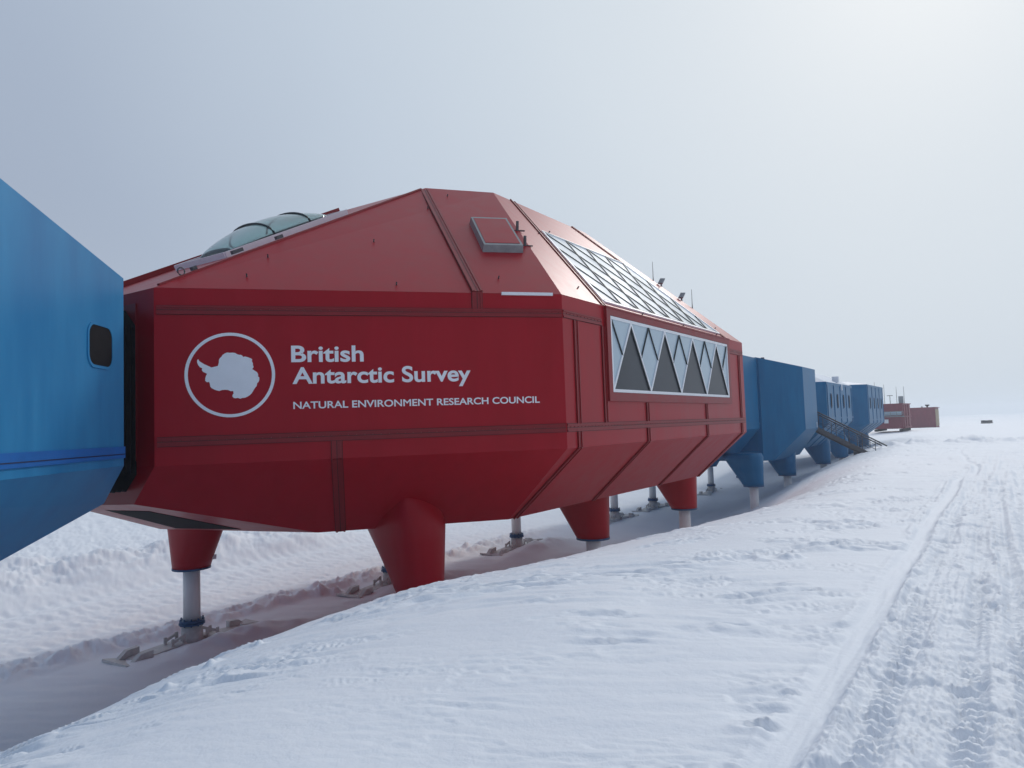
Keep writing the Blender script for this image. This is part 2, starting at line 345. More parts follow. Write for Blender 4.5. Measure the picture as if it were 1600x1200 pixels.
def quads(a, b):
    n = len(a)
    for i in range(n): bm.faces.new((a[i], a[(i + 1) % n], b[(i + 1) % n], b[i]))
quads(r_cr, r_roof)
Ab = (8.92, -16.40, -1.49); Abf = (8.92, -19.50, -1.62); Kf = (12.8, -22.0, -2.86)
nv = lambda p: bm.verts.new(P(*p))
bA, bAf, bK, bB = nv(Ab), nv(Abf), nv((*Kn, ZB)), nv((*Bb, ZB)); bKf = nv(Kf)
bC = nv((*mu(Bb), ZB)); bKd = nv((*mu(Kn), ZB)); bD = nv((2 * UC - 8.92, -16.4, -1.49)); bDf = nv((2 * UC - 8.92, -19.5, -1.62))
bKdf = nv((2 * UC - 12.8, -22.0, -2.86)); bBf = nv((*mv(Bb), ZB)); bCf = nv((*mv(mu(Bb)), ZB))
a0, b0, c0, d0, df, cf, bf, af = r_cr
for f in ((a0, b0, bB, bK, bA), (b0, c0, bC, bB), (c0, d0, bD, bKd, bC), (d0, df, bDf, bD), (df, cf, bCf, bKdf, bDf), (cf, bf, bBf, bCf), (bf, af, bAf, bKf, bBf), (af, a0, bA, bAf),
          (bA, bK, bKf, bAf), (bD, bDf, bKdf, bKd), (bK, bB, bC, bKd, bKdf, bCf, bBf, bKf)):
    bm.faces.new(f)
hull = hb.build('hull', M['red'], red)
rb = MB(); bm = rb.bm
e0 = [bm.verts.new(p) for p in lv(oct_, ZR + .004)]; e1 = [bm.verts.new(p) for p in lv(top_, ZT)]
quads(e0, e1); bm.faces.new(e1)
rb.build('roof', M['red'], red)

Zv = Vector((0, 0, 1))
tA = (P(*A, 0) - P(*B, 0)).normalized()                   # along the lettered face, from B towards A
nT = tA.cross(Zv).normalized()
if nT.dot(P(0, 0, 0) - P(*B, 0)) < 0: nT = -nT            # outward
TX = lambda s, z, o=0.: P(*B, z) + tA * s + nT * o       # point on the lettered face
nW = Vector((1, 0, 0)); tU = Vector((0, 1, 0))
WX = lambda u, z, o=0.: P(u, B[1] + o, z)
def plane_n(a, b, c, outward):
    n = (b - a).cross(c - a).normalized(); return n if n.dot(outward) > 0 else -n
nTR = plane_n(P(*A, ZR), P(*B, ZR), P(*T2, ZT), Vector((.3, -.3, 1)))
nWR = plane_n(P(*B, ZR), P(*C, ZR), P(*T2, ZT), Vector((1, 0, 1)))
nTH = plane_n(P(*A, ZC), P(*B, ZC), P(*Bb, ZB), Vector((.3, -.3, -1)))
nWH = plane_n(P(*B, ZC), P(*C, ZC), P(*Bb, ZB), Vector((1, 0, -1)))
nER = plane_n(P(*A, ZR), P(*mv(A), ZR), P(*T1, ZT), Vector((0, -1, 1)))
def strip(mb, a, b, n, wd, th=.03, grooves=True):
    d = (b - a).normalized(); wv = d.cross(n).normalized() * wd
    if grooves:                                            # a shallow double lip, which throws fine shadow lines; the dark joint bars deepen them in colour
        mb.bar(a, b, wv, n * th * .45)
        for k in (-1, 1):
            mb.bar(a + wv * k * .40, b + wv * k * .40, wv * .2, n * th)
        for k in (-1, 1): mb.bar(a, b, wv * .07, n * th * .52, 1) if k == 1 else None
        for k in (-1, 1): mb.bar(a + wv * k * .53, b + wv * k * .53, wv * .06, n * .008, 1)
    else: mb.bar(a, b, wv, n * th)
def rivets(mb, a, b, n, step, rad=.012):
    ln = (b - a).length; k = int(ln / step)
    for i in range(k + 1):
        p = a + (b - a) * (i / k)
        t = n.orthogonal().normalized(); s = n.cross(t)
        ring = [p + (t * math.cos(q) + s * math.sin(q)) * rad for q in [j * math.pi / 3 for j in range(6)]]
        mb.solid(ring, [p + (r - p) * .55 + n * .02 for r in ring])
# horizontal seams with rivets
for nm, z, hgt in (('seam_strip', 2.87, .19), ('seam_strip', -.09, .20)):
    mb = MB(); strip(mb, TX(9.60, z), TX(.02, z), nT, hgt, .035); rivets(mb, TX(9.5, z + .02, .016), TX(.1, z + .02, .016), nT, .19); mb.build(nm, [M['red_seam'], M['joint']], red)
    mb = MB(); strip(mb, WX(16.14, z), WX(18.36 if z > 1 else 32.3, z), nW, hgt, .035); rivets(mb, WX(16.3, z + .02, .016), WX(18.3 if z > 1 else 32.2, z + .02, .016), nW, .2); mb.build(nm, [M['red_seam'], M['joint']], red)
    if z > 1: mb = MB(); strip(mb, WX(30.36, z), WX(32.3, z), nW, hgt, .035); mb.build(nm, [M['red_seam'], M['joint']], red)
def rib(name, pts_n, wd=.24):
    mb = MB()
    for a, b, n in pts_n:
        strip(mb, a, b, n, wd, .04)
    return mb.build(name, [M['red_seam'], M['joint']], red)
rib('vertical_rib', [(TX(2.25, 2.97), TX(2.25, ZR + .02), nT), (P(14.43, -10.52, 3.40), P(18.74, -15.80, 8.26), nTR)], .26)
q = P(12.35, -14.40, ZB); kk = P(11.80, -12.82, ZC)
rib('vertical_rib', [(TX(5.74, -.2), TX(5.74, ZC), nT), (TX(5.74, ZC), P(13.05, -14.12, ZB), nTH)], .24)
for u0, u1 in ((16.80, 16.75), (31.72, 31.77)):
    rib('corner_rib', [(WX(u0, 2.76), WX(u0, .01), nW), (WX(u0, -.2), WX(u0, ZC), nW), (WX(u0, ZC), P(u1, Bb[1], ZB), nWH)], .22)
for u0 in (21.4, 27.12):
    rib('wall_rib', [(WX(u0, .60), WX(u0, .01), nW), (WX(u0, -.2), WX(u0, ZC), nW), (WX(u0, ZC), P(u0 + .05, Bb[1], ZB), nWH)], .2)
rib('roof_rib', [(P(18.55, -9.06, ZR), P(22.0, -14.30, ZT), nWR)], .24)
rib('roof_rib', [(P(2 * UC - 18.55, -9.06, ZR), P(2 * UC - 22.0, -14.30, ZT), nWR)], .24)
rib('window_side_rib', [(WX(18.42, 2.76), WX(18.42, .01), nW)], .2)
# window band: raised red surround, white frame, panes
U0, U1, W0, W1 = 18.80, 29.92, .88, 3.10
mb = MB()
for a, b, c, d in ((18.55, 30.2, W1 + .01, W1 + .27), (18.55, 30.2, .62, W0 - .01), (18.55, U0 - .01, W0 - .01, W1 + .01), (U1 + .01, 30.2, W0 - .01, W1 + .01)):
    mb.plate([WX(a, c), WX(b, c), WX(b, d), WX(a, d)], nW, .09)
strip(mb, WX(18.5, ZR - .03, .02), WX(30.25, ZR - .03, .02), nW, .05, .09, False)
mb.build('window_surround', [M['red_seam'], M['joint']], red)
frame = MB()
def wbar(a, b, wd, o, th):
    pa, pb = WX(*a, o), WX(*b, o); d = (pb - pa).normalized(); frame_t = d.cross(nW).normalized() * wd
    return pa, pb, frame_t, nW * th
F = .09
for a, b in (((U0, W0 + F / 2), (U1, W0 + F / 2)), ((U0, W1 - F / 2), (U1, W1 - F / 2))): frame.bar(*wbar(a, b, F, .02, .06))
for u_ in (U0 + F / 2, U1 - F / 2): frame.bar(*wbar((u_, W0 + F), (u_, W1 - F), F, .02, .06))
un = (U1 - U0 - 2 * F) / 4; zb_, zt_ = W0 + F, W1 - F
bot = [U0 + F + un * k for k in range(5)]; apx = [b + un / 2 for b in bot[:4]]
for k in range(4):
    frame.bar(*wbar((bot[k], zb_), (apx[k], zt_), .078, .022, .055)); frame.bar(*wbar((apx[k], zt_), (bot[k + 1], zb_), .078, .024, .055))
wf = frame.build('window_frame', M['frame'], red)
dark = MB()
for k in range(4):
    dark.plate([WX(bot[k] + .03, zb_, .03), WX(bot[k + 1] - .03, zb_, .03), WX(apx[k], zt_ - .03, .03)], nW, .012)
    pa = [WX(bot[k] + .05, zb_, .03), WX(bot[k + 1] - .05, zb_, .03), WX(apx[k], zt_ - .05, .03)]
dark.build('clear_pane', M['clear'], wf)
light = MB()
zm = (zb_ + zt_) / 2
mid = lambda a, b: tuple((x + y) / 2 for x, y in zip(a, b))
groups = [[(U0 + F, zb_), (apx[0], zt_), (U0 + F, zt_)]] + [[(bot[k + 1], zb_), (apx[k], zt_), (apx[k + 1], zt_)] for k in range(3)] + [[(U1 - F, zb_), (apx[3], zt_), (U1 - F, zt_)]]
for g_ in groups:
    light.plate([WX(*p, .03) for p in g_], nW, .014)
light.build('pale_pane', M['panel'], wf)
def thin(a, b): 
    bars = MB(); bars.bar(*wbar(a, b, .032, .045, .04)); bars.build('glazing_bar', M['mullion'], wf)
for k in range(3):
    bt, al_, ar_ = groups[k + 1]; tm = mid(al_, ar_)
    thin(tm, mid(al_, bt)); thin(tm, mid(ar_, bt))
thin((U0 + F, zt_), mid((apx[0], zt_), (bot[0], zb_))); thin((U1 - F, zt_), mid((apx[3], zt_), (bot[4], zb_)))
sh = MB()                                                    # dark gaskets inside the big triangles
for k in range(4):
    sh.bar(*wbar((bot[k] + .075, zb_), (apx[k] + .01, zt_ - .1), .035, .045, .03)); sh.bar(*wbar((apx[k] - .01, zt_ - .1), (bot[k + 1] - .075, zb_), .055, .046, .03))
sh.build('gasket', M['mullion'], wf)
# sloping roof glazing: trapezoid with a triangular lattice
g0, g1 = P(18.95, -9.27, 3.57), P(29.57, -9.27, 3.57)
def wr(u, k):                                                # k: 0 at the eaves, 1 at the top edge of the roof facet
    return P(u, -9.06 + (T2[1] + 9.06) * k, ZR + (ZT - ZR) * k)
kb, kt = .035, .655
GU = lambda s, k: (18.87 + 3.44 * (k - kb)) + s * ((2 * UC - 18.87 - 3.44 * (k - kb)) - (18.87 + 3.44 * (k - kb)))
gp = lambda s, k, o=0.: wr(GU(s, k), k) + nWR * o
mb = MB(); mb.plate([gp(0, kb), gp(1, kb), gp(1, kt), gp(0, kt)], nWR, .03); rg = mb.build('roof_window', M['roofpane'], red)
fr = MB()
def gbar(a, b, wd, o, th): 
    pa, pb = gp(*a, o), gp(*b, o); fr.bar(pa, pb, (pb - pa).normalized().cross(nWR).normalized() * wd, nWR * th)
for a, b in (((0, kb), (1, kb)), ((1, kb), (1, kt)), ((0, kt), (1, kt)), ((0, kb), (0, kt))): gbar(a, b, .10, .002, .065)
fr.build('roof_window_frame', M['frame'], rg)
fr = MB()
rows = 4; n0 = 8
lens = [n0 - r * (n0 - 4) / rows for r in range(rows + 1)]
def node(r, c): return (c / lens[r], kb + (kt - kb) * r / rows)
for r in range(rows):
    for c in range(int(lens[r])):
        a = node(r, c); b = node(r, c + 1); t_ = node(r + 1, min(c, lens[r + 1]))
        if c <= lens[r + 1]:
            if c > 0: gbar(node(r, c), node(r + 1, c), .038, .031, .03)
            if c + 1 < lens[r] : gbar(node(r, c + 1), node(r + 1, c), .045, .031, .029)
gbar((.002, kt - .004), (.998, kt - .004), .03, .033, .04); gbar((.004, kb + .006), (.996, kb + .006), .02, .033, .04)
fr.build('glazing_bar', M['mullion'], rg)
# roof hatch on the lettered side
hp = [P(17.80, -13.20, 6.42), P(18.74, -12.46, 6.42), P(17.40, -11.00, 5.01), P(16.46, -11.76, 5.01)]
def onTR(p): return p - nTR * (p - P(*B, ZR)).dot(nTR)
hp = [onTR(p) for p in hp]; cen = sum(hp, Vector()) / 4
mb = MB(); mb.loft([hp, [cen + (p - cen) * .97 + nTR * .22 for p in hp]], smooth=False); hf = mb.build('roof_hatch', M['steel'], red)
mb = MB(); mb.plate([cen + (p - cen) * .86 + nTR * .221 for p in hp], nTR, .012); mb.build('hatch_lid', M['red'], hf)
for p in (P(18.62, -12.0, 6.05), P(17.85, -11.25, 5.32)):
    b_ = onTR(p) - nTR * .02; mb = MB()
    mb.bar(b_ - tA * .24, b_ + tA * .05, Vector((.04, .04, 0)), nTR * .05); mb.bar(b_, b_ + nTR * .08 + Zv * .25, Vector((.05, -.02, 0)), Vector((.035, .05, 0)))
    mb.build('hatch_stay', M['dsteel'], hf)
mb = MB(); mb.bar(TX(1.62, ZR - .01, .01), TX(.26, ZR - .01, .01), Zv * .075, nT * .06); mb.build('edge_rail', M['frame'], red)
# small eyebolts on roof facets
for (u, v, z, n) in [(17.5, -14.6, 7.3, nTR), (14.3, -13.9, 5.6, nTR), (13.0, -11.9, 3.9, nTR), (10.6, -14.5, 3.9, nTR), (11.6, -15.0, 4.6, nTR), (15.5, -10.6, 3.9, nTR), (19.0, -15.0, 7.9, nTR)]:
    eb = MB(); p = onTR(P(u, v, z)); eb.tube([p, p + n * .06], .018, 6); eb.bar(p + n * .06, p + n * .085, Vector((.02, .03, 0)), Vector((.02, -.02, 0))); eb.build('eyebolt', M['dsteel'], red)
for u, k in ((18.0, .10), (20.5, .62), (21.9, .70), (27.0, .68), (28.7, .45), (30.3, .10), (21.5, .015), (25.2, .015), (29.0, .015)):
    eb = MB(); p = wr(u, k); eb.tube([p, p + nWR * .07], .022, 6); eb.build('eyebolt', M['dsteel'], red)
# floodlights and whip aerials on the far right ridge
rdg = lambda k: P(C[0] + (T3[0] - C[0]) * k, C[1] + (T3[1] - C[1]) * k, ZR + (ZT - ZR) * k)
for k in (.52, .39):
    p = rdg(k); mb = MB(); mb.bar(p - Zv * .05, p + Zv * .10, Vector((.06, 0, 0)), Vector((0, .06, 0)))
    mb.bar(p + Zv * .08 + Vector((0, -.1, 0)), p + Zv * .30 + Vector((.06, .05, 0)), Vector((.16, .16, 0)), Vector((.04, -.08, .04)))
    mb.build('floodlight', M['steel'], red)
for k in (.57, .32):
    p = rdg(k); mb = MB(); mb.tube([p - Zv * .05, p + Zv * .15, p + Zv * .85], [.03, .016, .009], 6); mb.build('whip_aerial', M['dsteel'], red)
# dome skylight on the ramped end roof
def ER(u, v, o=0.): return P(u, v, ZR + (ZT - ZR) * (u - A[0]) / (T1[0] - A[0])) + nER * o
mb = MB(); rings = []; nU, nS = 28, 15
for i in range(nU + 1):
    t = i / nU; u = 12.0 + 3.7 * t; hgt = .50 * (math.sin(math.pi * min(1, max(0, t))) ** .62) if 0 < t < 1 else 0.0
    hw = 1.05 * (1 - abs(2 * t - 1) ** 6 * .45)
    rings.append([ER(u, VC + hw * math.cos(math.pi * (1 - j / nS)), .14 + hgt * math.sin(math.pi * j / nS)) for j in range(nS + 1)])
vr = [[mb.bm.verts.new(p) for p in r] for r in rings]
for r0, r1 in zip(vr, vr[1:]):
    for j in range(nS):
        f = mb.bm.faces.new((r0[j], r0[j + 1], r1[j + 1], r1[j])); f.smooth = True
dome = mb.build('dome_skylight', M['dome'], red)
mod = dome.modifiers.new('thick', 'SOLIDIFY'); mod.thickness = .02
for t in (.36, .74):
    mb = MB(); i = int(t * nU); pts = [p + nER * .015 for p in rings[i]]; mb.tube(pts, .035, 6); mb.build('dome_hoop', M['mullion'], dome)
mb = MB()
cb = [ER(u, VC + s * 1.15, .0) for u, s in ((11.6, -1), (16.0, -1), (16.0, 1), (11.6, 1))]
for a, b in zip(cb, cb[1:] + cb[:1]): mb.bar(a, b, (b - a).normalized().cross(nER) * .08, nER * .16)
mb.build('dome_kerb', M['frame'], dome)
mb = MB()
for s in (1, -1):
    e_ = ER(9.0, VC + s * 2.38, .0); f_ = ER(18.6, VC + s * 2.0, .0); mb.bar(e_, f_, Vector((.10, 0, 0)), nER * (.05 if s == 1 else .16))
mb.build('roof_kerb', [M['red_seam'], M['joint']], red)
for u, w_ in ((11.2, .3), (12.5, .2), (10.0, .12)):
    mb = MB(); p = ER(u, VC + 2.2, .02); mb.bar(p - Vector((0, w_ / 2, 0)), p + Vector((0, w_ / 2, w_ * .5)), Vector((.10, 0, 0)), nER * .09); mb.build('roof_anchor', M['dsteel'], red)
mb = MB(); p = ER(9.6, VC + 2.38, .05)
mb.tube([p + nER * .08 + (tU * math.cos(q) + Zv * math.sin(q)) * .09 for q in [k * math.pi / 6 for k in range(13)]], .018, 6)
mb.build('lifting_eye', M['dsteel'], red)
# dark recess in the sloping underside
nU_ = plane_n(P(*Ab), P(*Kn, ZB), P(*Kf), Vector((0, -.3, -1)))
def onU(p): return p - nU_ * (p - P(*Ab)).dot(nU_)
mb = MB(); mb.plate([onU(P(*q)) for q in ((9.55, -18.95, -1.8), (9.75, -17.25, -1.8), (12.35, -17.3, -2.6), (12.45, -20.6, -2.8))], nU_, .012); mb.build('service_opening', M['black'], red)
mb = MB(); mb.plate([TX(9.66 + .0, 3.2) - Vector((0, 0, 0))] * 0 or [P(8.83, -16.1, 3.1), P(8.83, -19.6, 3.1), P(8.83, -19.6, -.5), P(8.83, -16.1, -.5)], Vector((0, -1, 0)), .02); mb.build('end_door_surround', [M['red_seam'], M['joint']], red)

# lettering and emblem
def lettering(name, body, s0, s1, zbase, cap, ref, m, parent, bold):
    cu = bpy.data.curves.new(name, 'FONT'); cu.body = body; cu.size = 1.0; cu.offset = 0 if 'M' in body else bold; cu.extrude = 0; cu.space_character = 1.0
    o = bpy.data.objects.new(name, cu); col.objects.link(o); dg = bpy.context.evaluated_depsgraph_get(); dg.update()
    me = bpy.data.meshes.new_from_object(o.evaluated_get(dg)); bpy.data.objects.remove(o)
    n = len(me.vertices); co = np.empty(n * 3); me.vertices.foreach_get('co', co); co = co.reshape(-1, 3)
    x0, x1 = co[:, 0].min(), co[:, 0].max(); capz = ref
    bmm = bmesh.new(); bmm.from_mesh(me)
    if 'M' in body:                                          # embolden by pushing the outline out
        bmesh.ops.remove_doubles(bmm, verts=bmm.verts[:], dist=.006); bmesh.ops.dissolve_degenerate(bmm, edges=bmm.edges[:], dist=.001)
        mvv = {}
        for v_ in bmm.verts:
            ns = []
            for e in v_.link_edges:
                if len(e.link_faces) == 1:
                    d = (e.verts[1].co - e.verts[0].co).normalized(); q_ = Vector((d.y, -d.x, 0))
                    if q_.dot(e.link_faces[0].calc_center_median() - e.verts[0].co) > 0: q_ = -q_
                    ns.append(q_)
            if len(ns) == 2: mvv[v_] = (ns[0] + ns[1]) * (bold / max(.45, 1 + ns[0].dot(ns[1])))
        for v_, q_ in mvv.items(): v_.co += q_
    for v_ in bmm.verts:
        s = s0 + (v_.co.x - x0) / (x1 - x0) * (s1 - s0); z = zbase + v_.co.y / capz * cap
        v_.co = TX(s, z, .004)
    ge = bmesh.ops.extrude_face_region(bmm, geom=bmm.faces[:]); 
    for e in ge['geom']:
        if isinstance(e, bmesh.types.BMVert): e.co += nT * .006
    bmesh.ops.recalc_face_normals(bmm, faces=bmm.faces[:])
    # one part per word: find the letters, then cut the line at its wide gaps
    sval = lambda v_: (v_.co - P(*B, 0)).dot(-tA)
    seen = set(); isl = []
    for f in bmm.faces:
        if f in seen: continue
        st, grp = [f], []
        seen.add(f)
        while st:
            g = st.pop(); grp.append(g)
            for e in g.edges:
                for h in e.link_faces:
                    if h not in seen: seen.add(h); st.append(h)
        ss_ = [sval(v_) for g in grp for v_ in g.verts]; isl.append((min(ss_), max(ss_), grp))
    isl.sort(key=lambda q: q[0]); words = []; hi = None
    for lo, h_, grp in isl:
        if hi is None or lo - hi > cap * .22: words.append([])
        words[-1] += grp; hi = h_ if hi is None else max(hi, h_)
    for wd in words:
        nb = bmesh.new(); vm = {}
        for f in wd:
            nb.faces.new([vm.setdefault(v_, None) or vm.__setitem__(v_, nb.verts.new(v_.co)) or vm[v_] for v_ in f.verts])
        bmesh.ops.recalc_face_normals(nb, faces=nb.faces[:])
        m2 = bpy.data.meshes.new('word'); nb.to_mesh(m2); nb.free(); link('lettering', m2, m, parent)
    bmm.free()
CAPR = .70
lettering('lettering', 'British', 6.735, 5.075, 1.675, .375, CAPR, M['white'], red, .022)
lettering('lettering', 'Antarctic Survey', 6.715, 2.475, 1.165, .375, CAPR, M['white'], red, .022)
lettering('lettering', 'NATURAL ENVIRONMENT RESEARCH COUNCIL', 6.70, .705, .575, .162, CAPR, M['white'], red, .018)
CS, CZ, RO, RI = 8.065, 1.387, .968, .898
mb = MB(); nseg = 72
o_ = [TX(CS + RO * math.cos(a), CZ + RO * math.sin(a), .004) for a in [2 * math.pi * k / nseg for k in range(nseg)]]
i_ = [TX(CS + RI * math.cos(a), CZ + RI * math.sin(a), .004) for a in [2 * math.pi * k / nseg for k in range(nseg)]]
mb.loft([o_, [p + nT * .006 for p in o_], [p + nT * .006 for p in i_], i_, o_], smooth=False, cap=False)
bmesh.ops.remove_doubles(mb.bm, verts=mb.bm.verts[:], dist=1e-5); emb = mb.build('emblem_ring', M['white'], red)
outl = [(283, 430), (295, 452), (320, 468), (350, 487), (380, 500), (425, 522), (460, 515), (497, 507), (508, 470), (510, 440), (520, 420), (537, 405), (550, 385), (575, 368), (600, 358), (630, 362), (665, 360), (690, 364), (712, 378), (738, 386), (752, 384), (770, 395), (778, 408), (800, 404), (830, 412), (862, 424), (880, 436), (876, 458), (888, 480), (887, 500), (895, 522), (880, 545), (905, 562), (930, 578), (945, 600), (944, 628), (958, 640), (957, 668), (948, 690), (934, 700), (926, 735), (905, 758), (888, 785), (870, 815), (848, 835), (822, 850), (795, 862), (765, 864), (740, 872), (715, 862), (690, 866), (668, 862), (654, 845), (656, 828), (668, 812), (664, 785), (635, 786), (605, 772), (575, 770), (540, 772), (510, 782), (480, 775), (455, 765), (430, 752), (412, 735), (408, 705), (400, 680), (375, 684), (357, 668), (358, 640), (366, 612), (378, 592), (358, 580), (335, 570), (320, 550), (326, 530), (300, 518), (282, 495), (270, 465), (272, 440)]
cx_, cy_, sx_, sy_ = 635, 606, 503, 468
mb = MB(); mb.plate([TX(CS - (x - cx_) / sx_ * .968, CZ - (y - cy_) / sy_ * .968, .004) for x, y in outl], nT, .006)
mb.bm.normal_update(); bmesh.ops.triangulate(mb.bm, ngon_method='EAR_CLIP', faces=[f for f in mb.bm.faces if len(f.verts) > 4]); mb.build('emblem_continent', M['white'], red)

# ------------------------------------------------------------------ legs
def make_leg(parent, u, v, inward, mred, ztop, zbot=-4.25, base=-7.0, out=.04):
    pole = MB(); pole.tube([P(u, v, zbot + .4), P(u, v, base + .78)], .275, 24); lg = pole.build('leg', M['leg'], parent)
    hs = MB(); rings = []
    for k in range(9):
        t = k / 8; z = zbot + (ztop - zbot) * t; f = (min(z, -2.4) - zbot) / 1.7
        ri, ro = .61 + 1.15 * f, .61 + out * f - .55 * max(0, z + 2.4); ru = .61 + .16 * f - .22 * max(0, z + 2.4); ri -= .5 * max(0, z + 2.4)
        ring = []
        for j in range(28):
            a = 2 * math.pi * j / 28; dx = math.cos(a) * inward; r_ = ri if math.cos(a) > 0 else ro
            ring.append(P(u + ru * math.sin(a), v + dx * r_, z))
        rings.append(ring)
    hs.loft(rings); hs.build('leg_housing', mred, lg)
    rim = MB(); rim.loft([[P(u + .625 * math.sin(a), v + .625 * math.cos(a), z) for a in [2 * math.pi * j / 28 for j in range(28)]] for z in (zbot - .05, zbot + .02)]); rim.build('housing_rim', M['flange'], lg)
    fl = MB(); fl.tube([P(u, v, base + .80), P(u, v, base + .70)], .40, 20); fl.tube([P(u, v, base + .695), P(u, v, base + .64)], .42, 20)
    for j in range(10):
        a = 2 * math.pi * j / 10; fl.tube([P(u + .36 * math.sin(a), v + .36 * math.cos(a), base + .60), P(u + .36 * math.sin(a), v + .36 * math.cos(a), base + .86)], .028, 6)
    fl.build('flange', M['flange'], lg)
    sk = MB(); base -= .07; sk.tube([P(u, v, base + .70), P(u, v, base - .2)], [.33, .40], 20)
    for s in (1, -1):
        for a_ in (1, -1):                                   # lug plates with an opening, and the long tapering beam
            x = v + a_ * .22
            sk.bar(P(u + s * .38, x, base + .52), P(u + s * .38, x, base - .1), Vector((.05, 0, 0)), Vector((0, s * .10, 0)))
            sk.bar(P(u + s * .48, x, base + .50), P(u + s * .78, x, base + .38), Vector((.05, 0, 0)), Vector((0, 0, -.10)))
            sk.bar(P(u + s * .78, x, base + .43), P(u + s * .78, x, base - .1), Vector((.05, 0, 0)), Vector((0, s * .09, 0)))
        pr = [P(u + s * .4, v, base + .24), P(u + s * .4, v, base - .25), P(u + s * 2.1, v, base - .25), P(u + s * 2.1, v, base + .10), P(u + s * 1.9, v, base + .14)]
        sk.solid([p - Vector((.36, 0, 0)) for p in pr], [p + Vector((.36, 0, 0)) for p in pr])
        pr = [P(u + s * 1.45, v, base - .30), P(u + s * 2.0, v, base - .20), P(u + s * 2.65, v, base + .10), P(u + s * 2.62, v, base + .17), P(u + s * 2.0, v, base + .04), P(u + s * 1.45, v, base + .0)]
        sk.solid([p - Vector((.72, 0, 0)) for p in pr], [p + Vector((.72, 0, 0)) for p in pr])
        pr = [P(u + s * 1.65, v, base - .1), P(u + s * 1.65, v, base + .36), P(u + s * 2.05, v, base + .33), P(u + s * 2.35, v, base + .08)]
        for a_ in (-.5, .32): sk.solid([p + Vector((a_, 0, 0)) for p in pr], [p + Vector((a_ + .2, 0, 0)) for p in pr])
    sk.build('ski', M['ski'], lg)
    return lg
near = make_leg(red, 14.35, -12.6, -1, M['red'], -1.5)
near2 = make_leg(red, 24.1, -12.6, -1, M['red'], -1.9)
copy_tree(near2, red, Vector((0, 9.6, 0)))
farl = make_leg(red, 14.55, -23.1, 1, M['red'], -2.2, -4.45, out=.22)
copy_tree(farl, red, Vector((0, 9.75, 0))); copy_tree(farl, red, Vector((0, 20.2, 0)))
mb = MB(); p = P(14.9, -22.44, -4.2); mb.plate([p, p + Vector((.02, .14, 0)), p + Vector((.04, .14, .16)), p + Vector((.02, 0, .16))], Vector((.9, -.4, 0)), .012); mb.build('housing_plate', M['frame'], red)

# ------------------------------------------------------------------ blue modules
def module(name, label, ring, levels, m=M['blue'], base_uv=None):
    """ring: list of plan outlines per level"""
    pass
# the near one, only its chamfered end in view
b1 = thing('blue_station_module', 'sunlit blue module with one dark rounded porthole, left of the red module', 'station module', P(-4, VC, -7), 'blue modules of the station')
E1, O1 = (7.90, -14.90), (1.00, -9.22)                      # chamfer from the end corner to the wide side
q1 = lambda p: (p[0], 2 * VC - p[1])
zr1 = lambda p: 3.36 + .64 * (7.9 - p[0]) / 3.28 if p[0] > 1 else 4.7
hb = MB(); bm = hb.bm
outl1 = [E1, O1, (-14, -9.22), (-14, q1(O1)[1]), q1(O1), q1(E1)]
tz = [3.36, 4.70, 4.70, 4.70, 4.70, 3.36]
t_ = [bm.verts.new(P(p[0], p[1], z)) for p, z in zip(outl1, tz)]; c_ = [bm.verts.new(P(p[0], p[1], -.54)) for p in outl1]
quads(c_, t_)
ridge = [bm.verts.new(P(7.6, VC, 5.0)), bm.verts.new(P(-14, VC, 6.0))]
bm.faces.new((t_[0], t_[1], ridge[1], ridge[0])); bm.faces.new((t_[1], t_[2], ridge[1])); bm.faces.new((t_[2], t_[3], ridge[1])); bm.faces.new((t_[3], t_[4], ridge[1])); bm.faces.new((t_[4], t_[5], ridge[0], ridge[1])); bm.faces.new((t_[5], t_[0], ridge[0]))
Eb = (7.95, -15.80, -1.35); K1 = (4.33, -14.36, -2.55); Ob = (.45, -11.2, -2.55)
bots = [Eb, K1, Ob, (-14, -11.2, -2.55)]; botf = [(p[0], 2 * VC - p[1], p[2]) for p in bots]
bv = [bm.verts.new(P(*p)) for p in bots]; bfv = [bm.verts.new(P(*p)) for p in botf]
bm.faces.new((c_[0], c_[1], bv[2], bv[1], bv[0])); bm.faces.new((c_[1], c_[2], bv[3], bv[2])); bm.faces.new((c_[2], c_[3], bfv[3], bv[3]))
bm.faces.new((c_[3], c_[4], bfv[2], bfv[3])); bm.faces.new((c_[4], c_[5], bfv[0], bfv[1], bfv[2])); bm.faces.new((c_[5], c_[0], bv[0], bfv[0]))
bm.faces.new((bv[0], bv[1], bfv[1], bfv[0])); bm.faces.new((bv[1], bv[2], bv[3], bfv[3], bfv[2], bfv[1]))
hb.build('hull', M['blue'], b1)
tE = (P(*O1, 0) - P(*E1, 0)).normalized(); nE = tE.cross(Zv); nE = nE if nE.dot(Vector((1, 1, 0))) > 0 else -nE
EX = lambda s, z, o=0.: P(*E1, z) + tE * s + nE * o
mb = MB(); mb.bar(EX(0, -.263), EX(8.8, -.263), Zv * .235, nE * .03); mb.bar(EX(0, -.30), EX(8.8, -.30), Zv * .02, nE * .034, 1)
mb.build('seam_strip', [M['blue_seam'], M['blue_joint']], b1)
def rounded(fx, s0, s1, z0, z1, rad, o, k=6):
    pts = []
    for cx, cz, a0 in ((s1 - rad, z0 + rad, -90), (s1 - rad, z1 - rad, 0), (s0 + rad, z1 - rad, 90), (s0 + rad, z0 + rad, 180)):
        for j in range(k + 1):
            a = R(a0 + 90 * j / k); pts.append(fx(cx + rad * math.cos(a), cz + rad * math.sin(a), o))
    return pts
mb = MB(); po = rounded(EX, .50, 1.56, 1.38, 2.26, .26, 0); pi_ = rounded(EX, .555, 1.505, 1.435, 2.205, .21, 0)
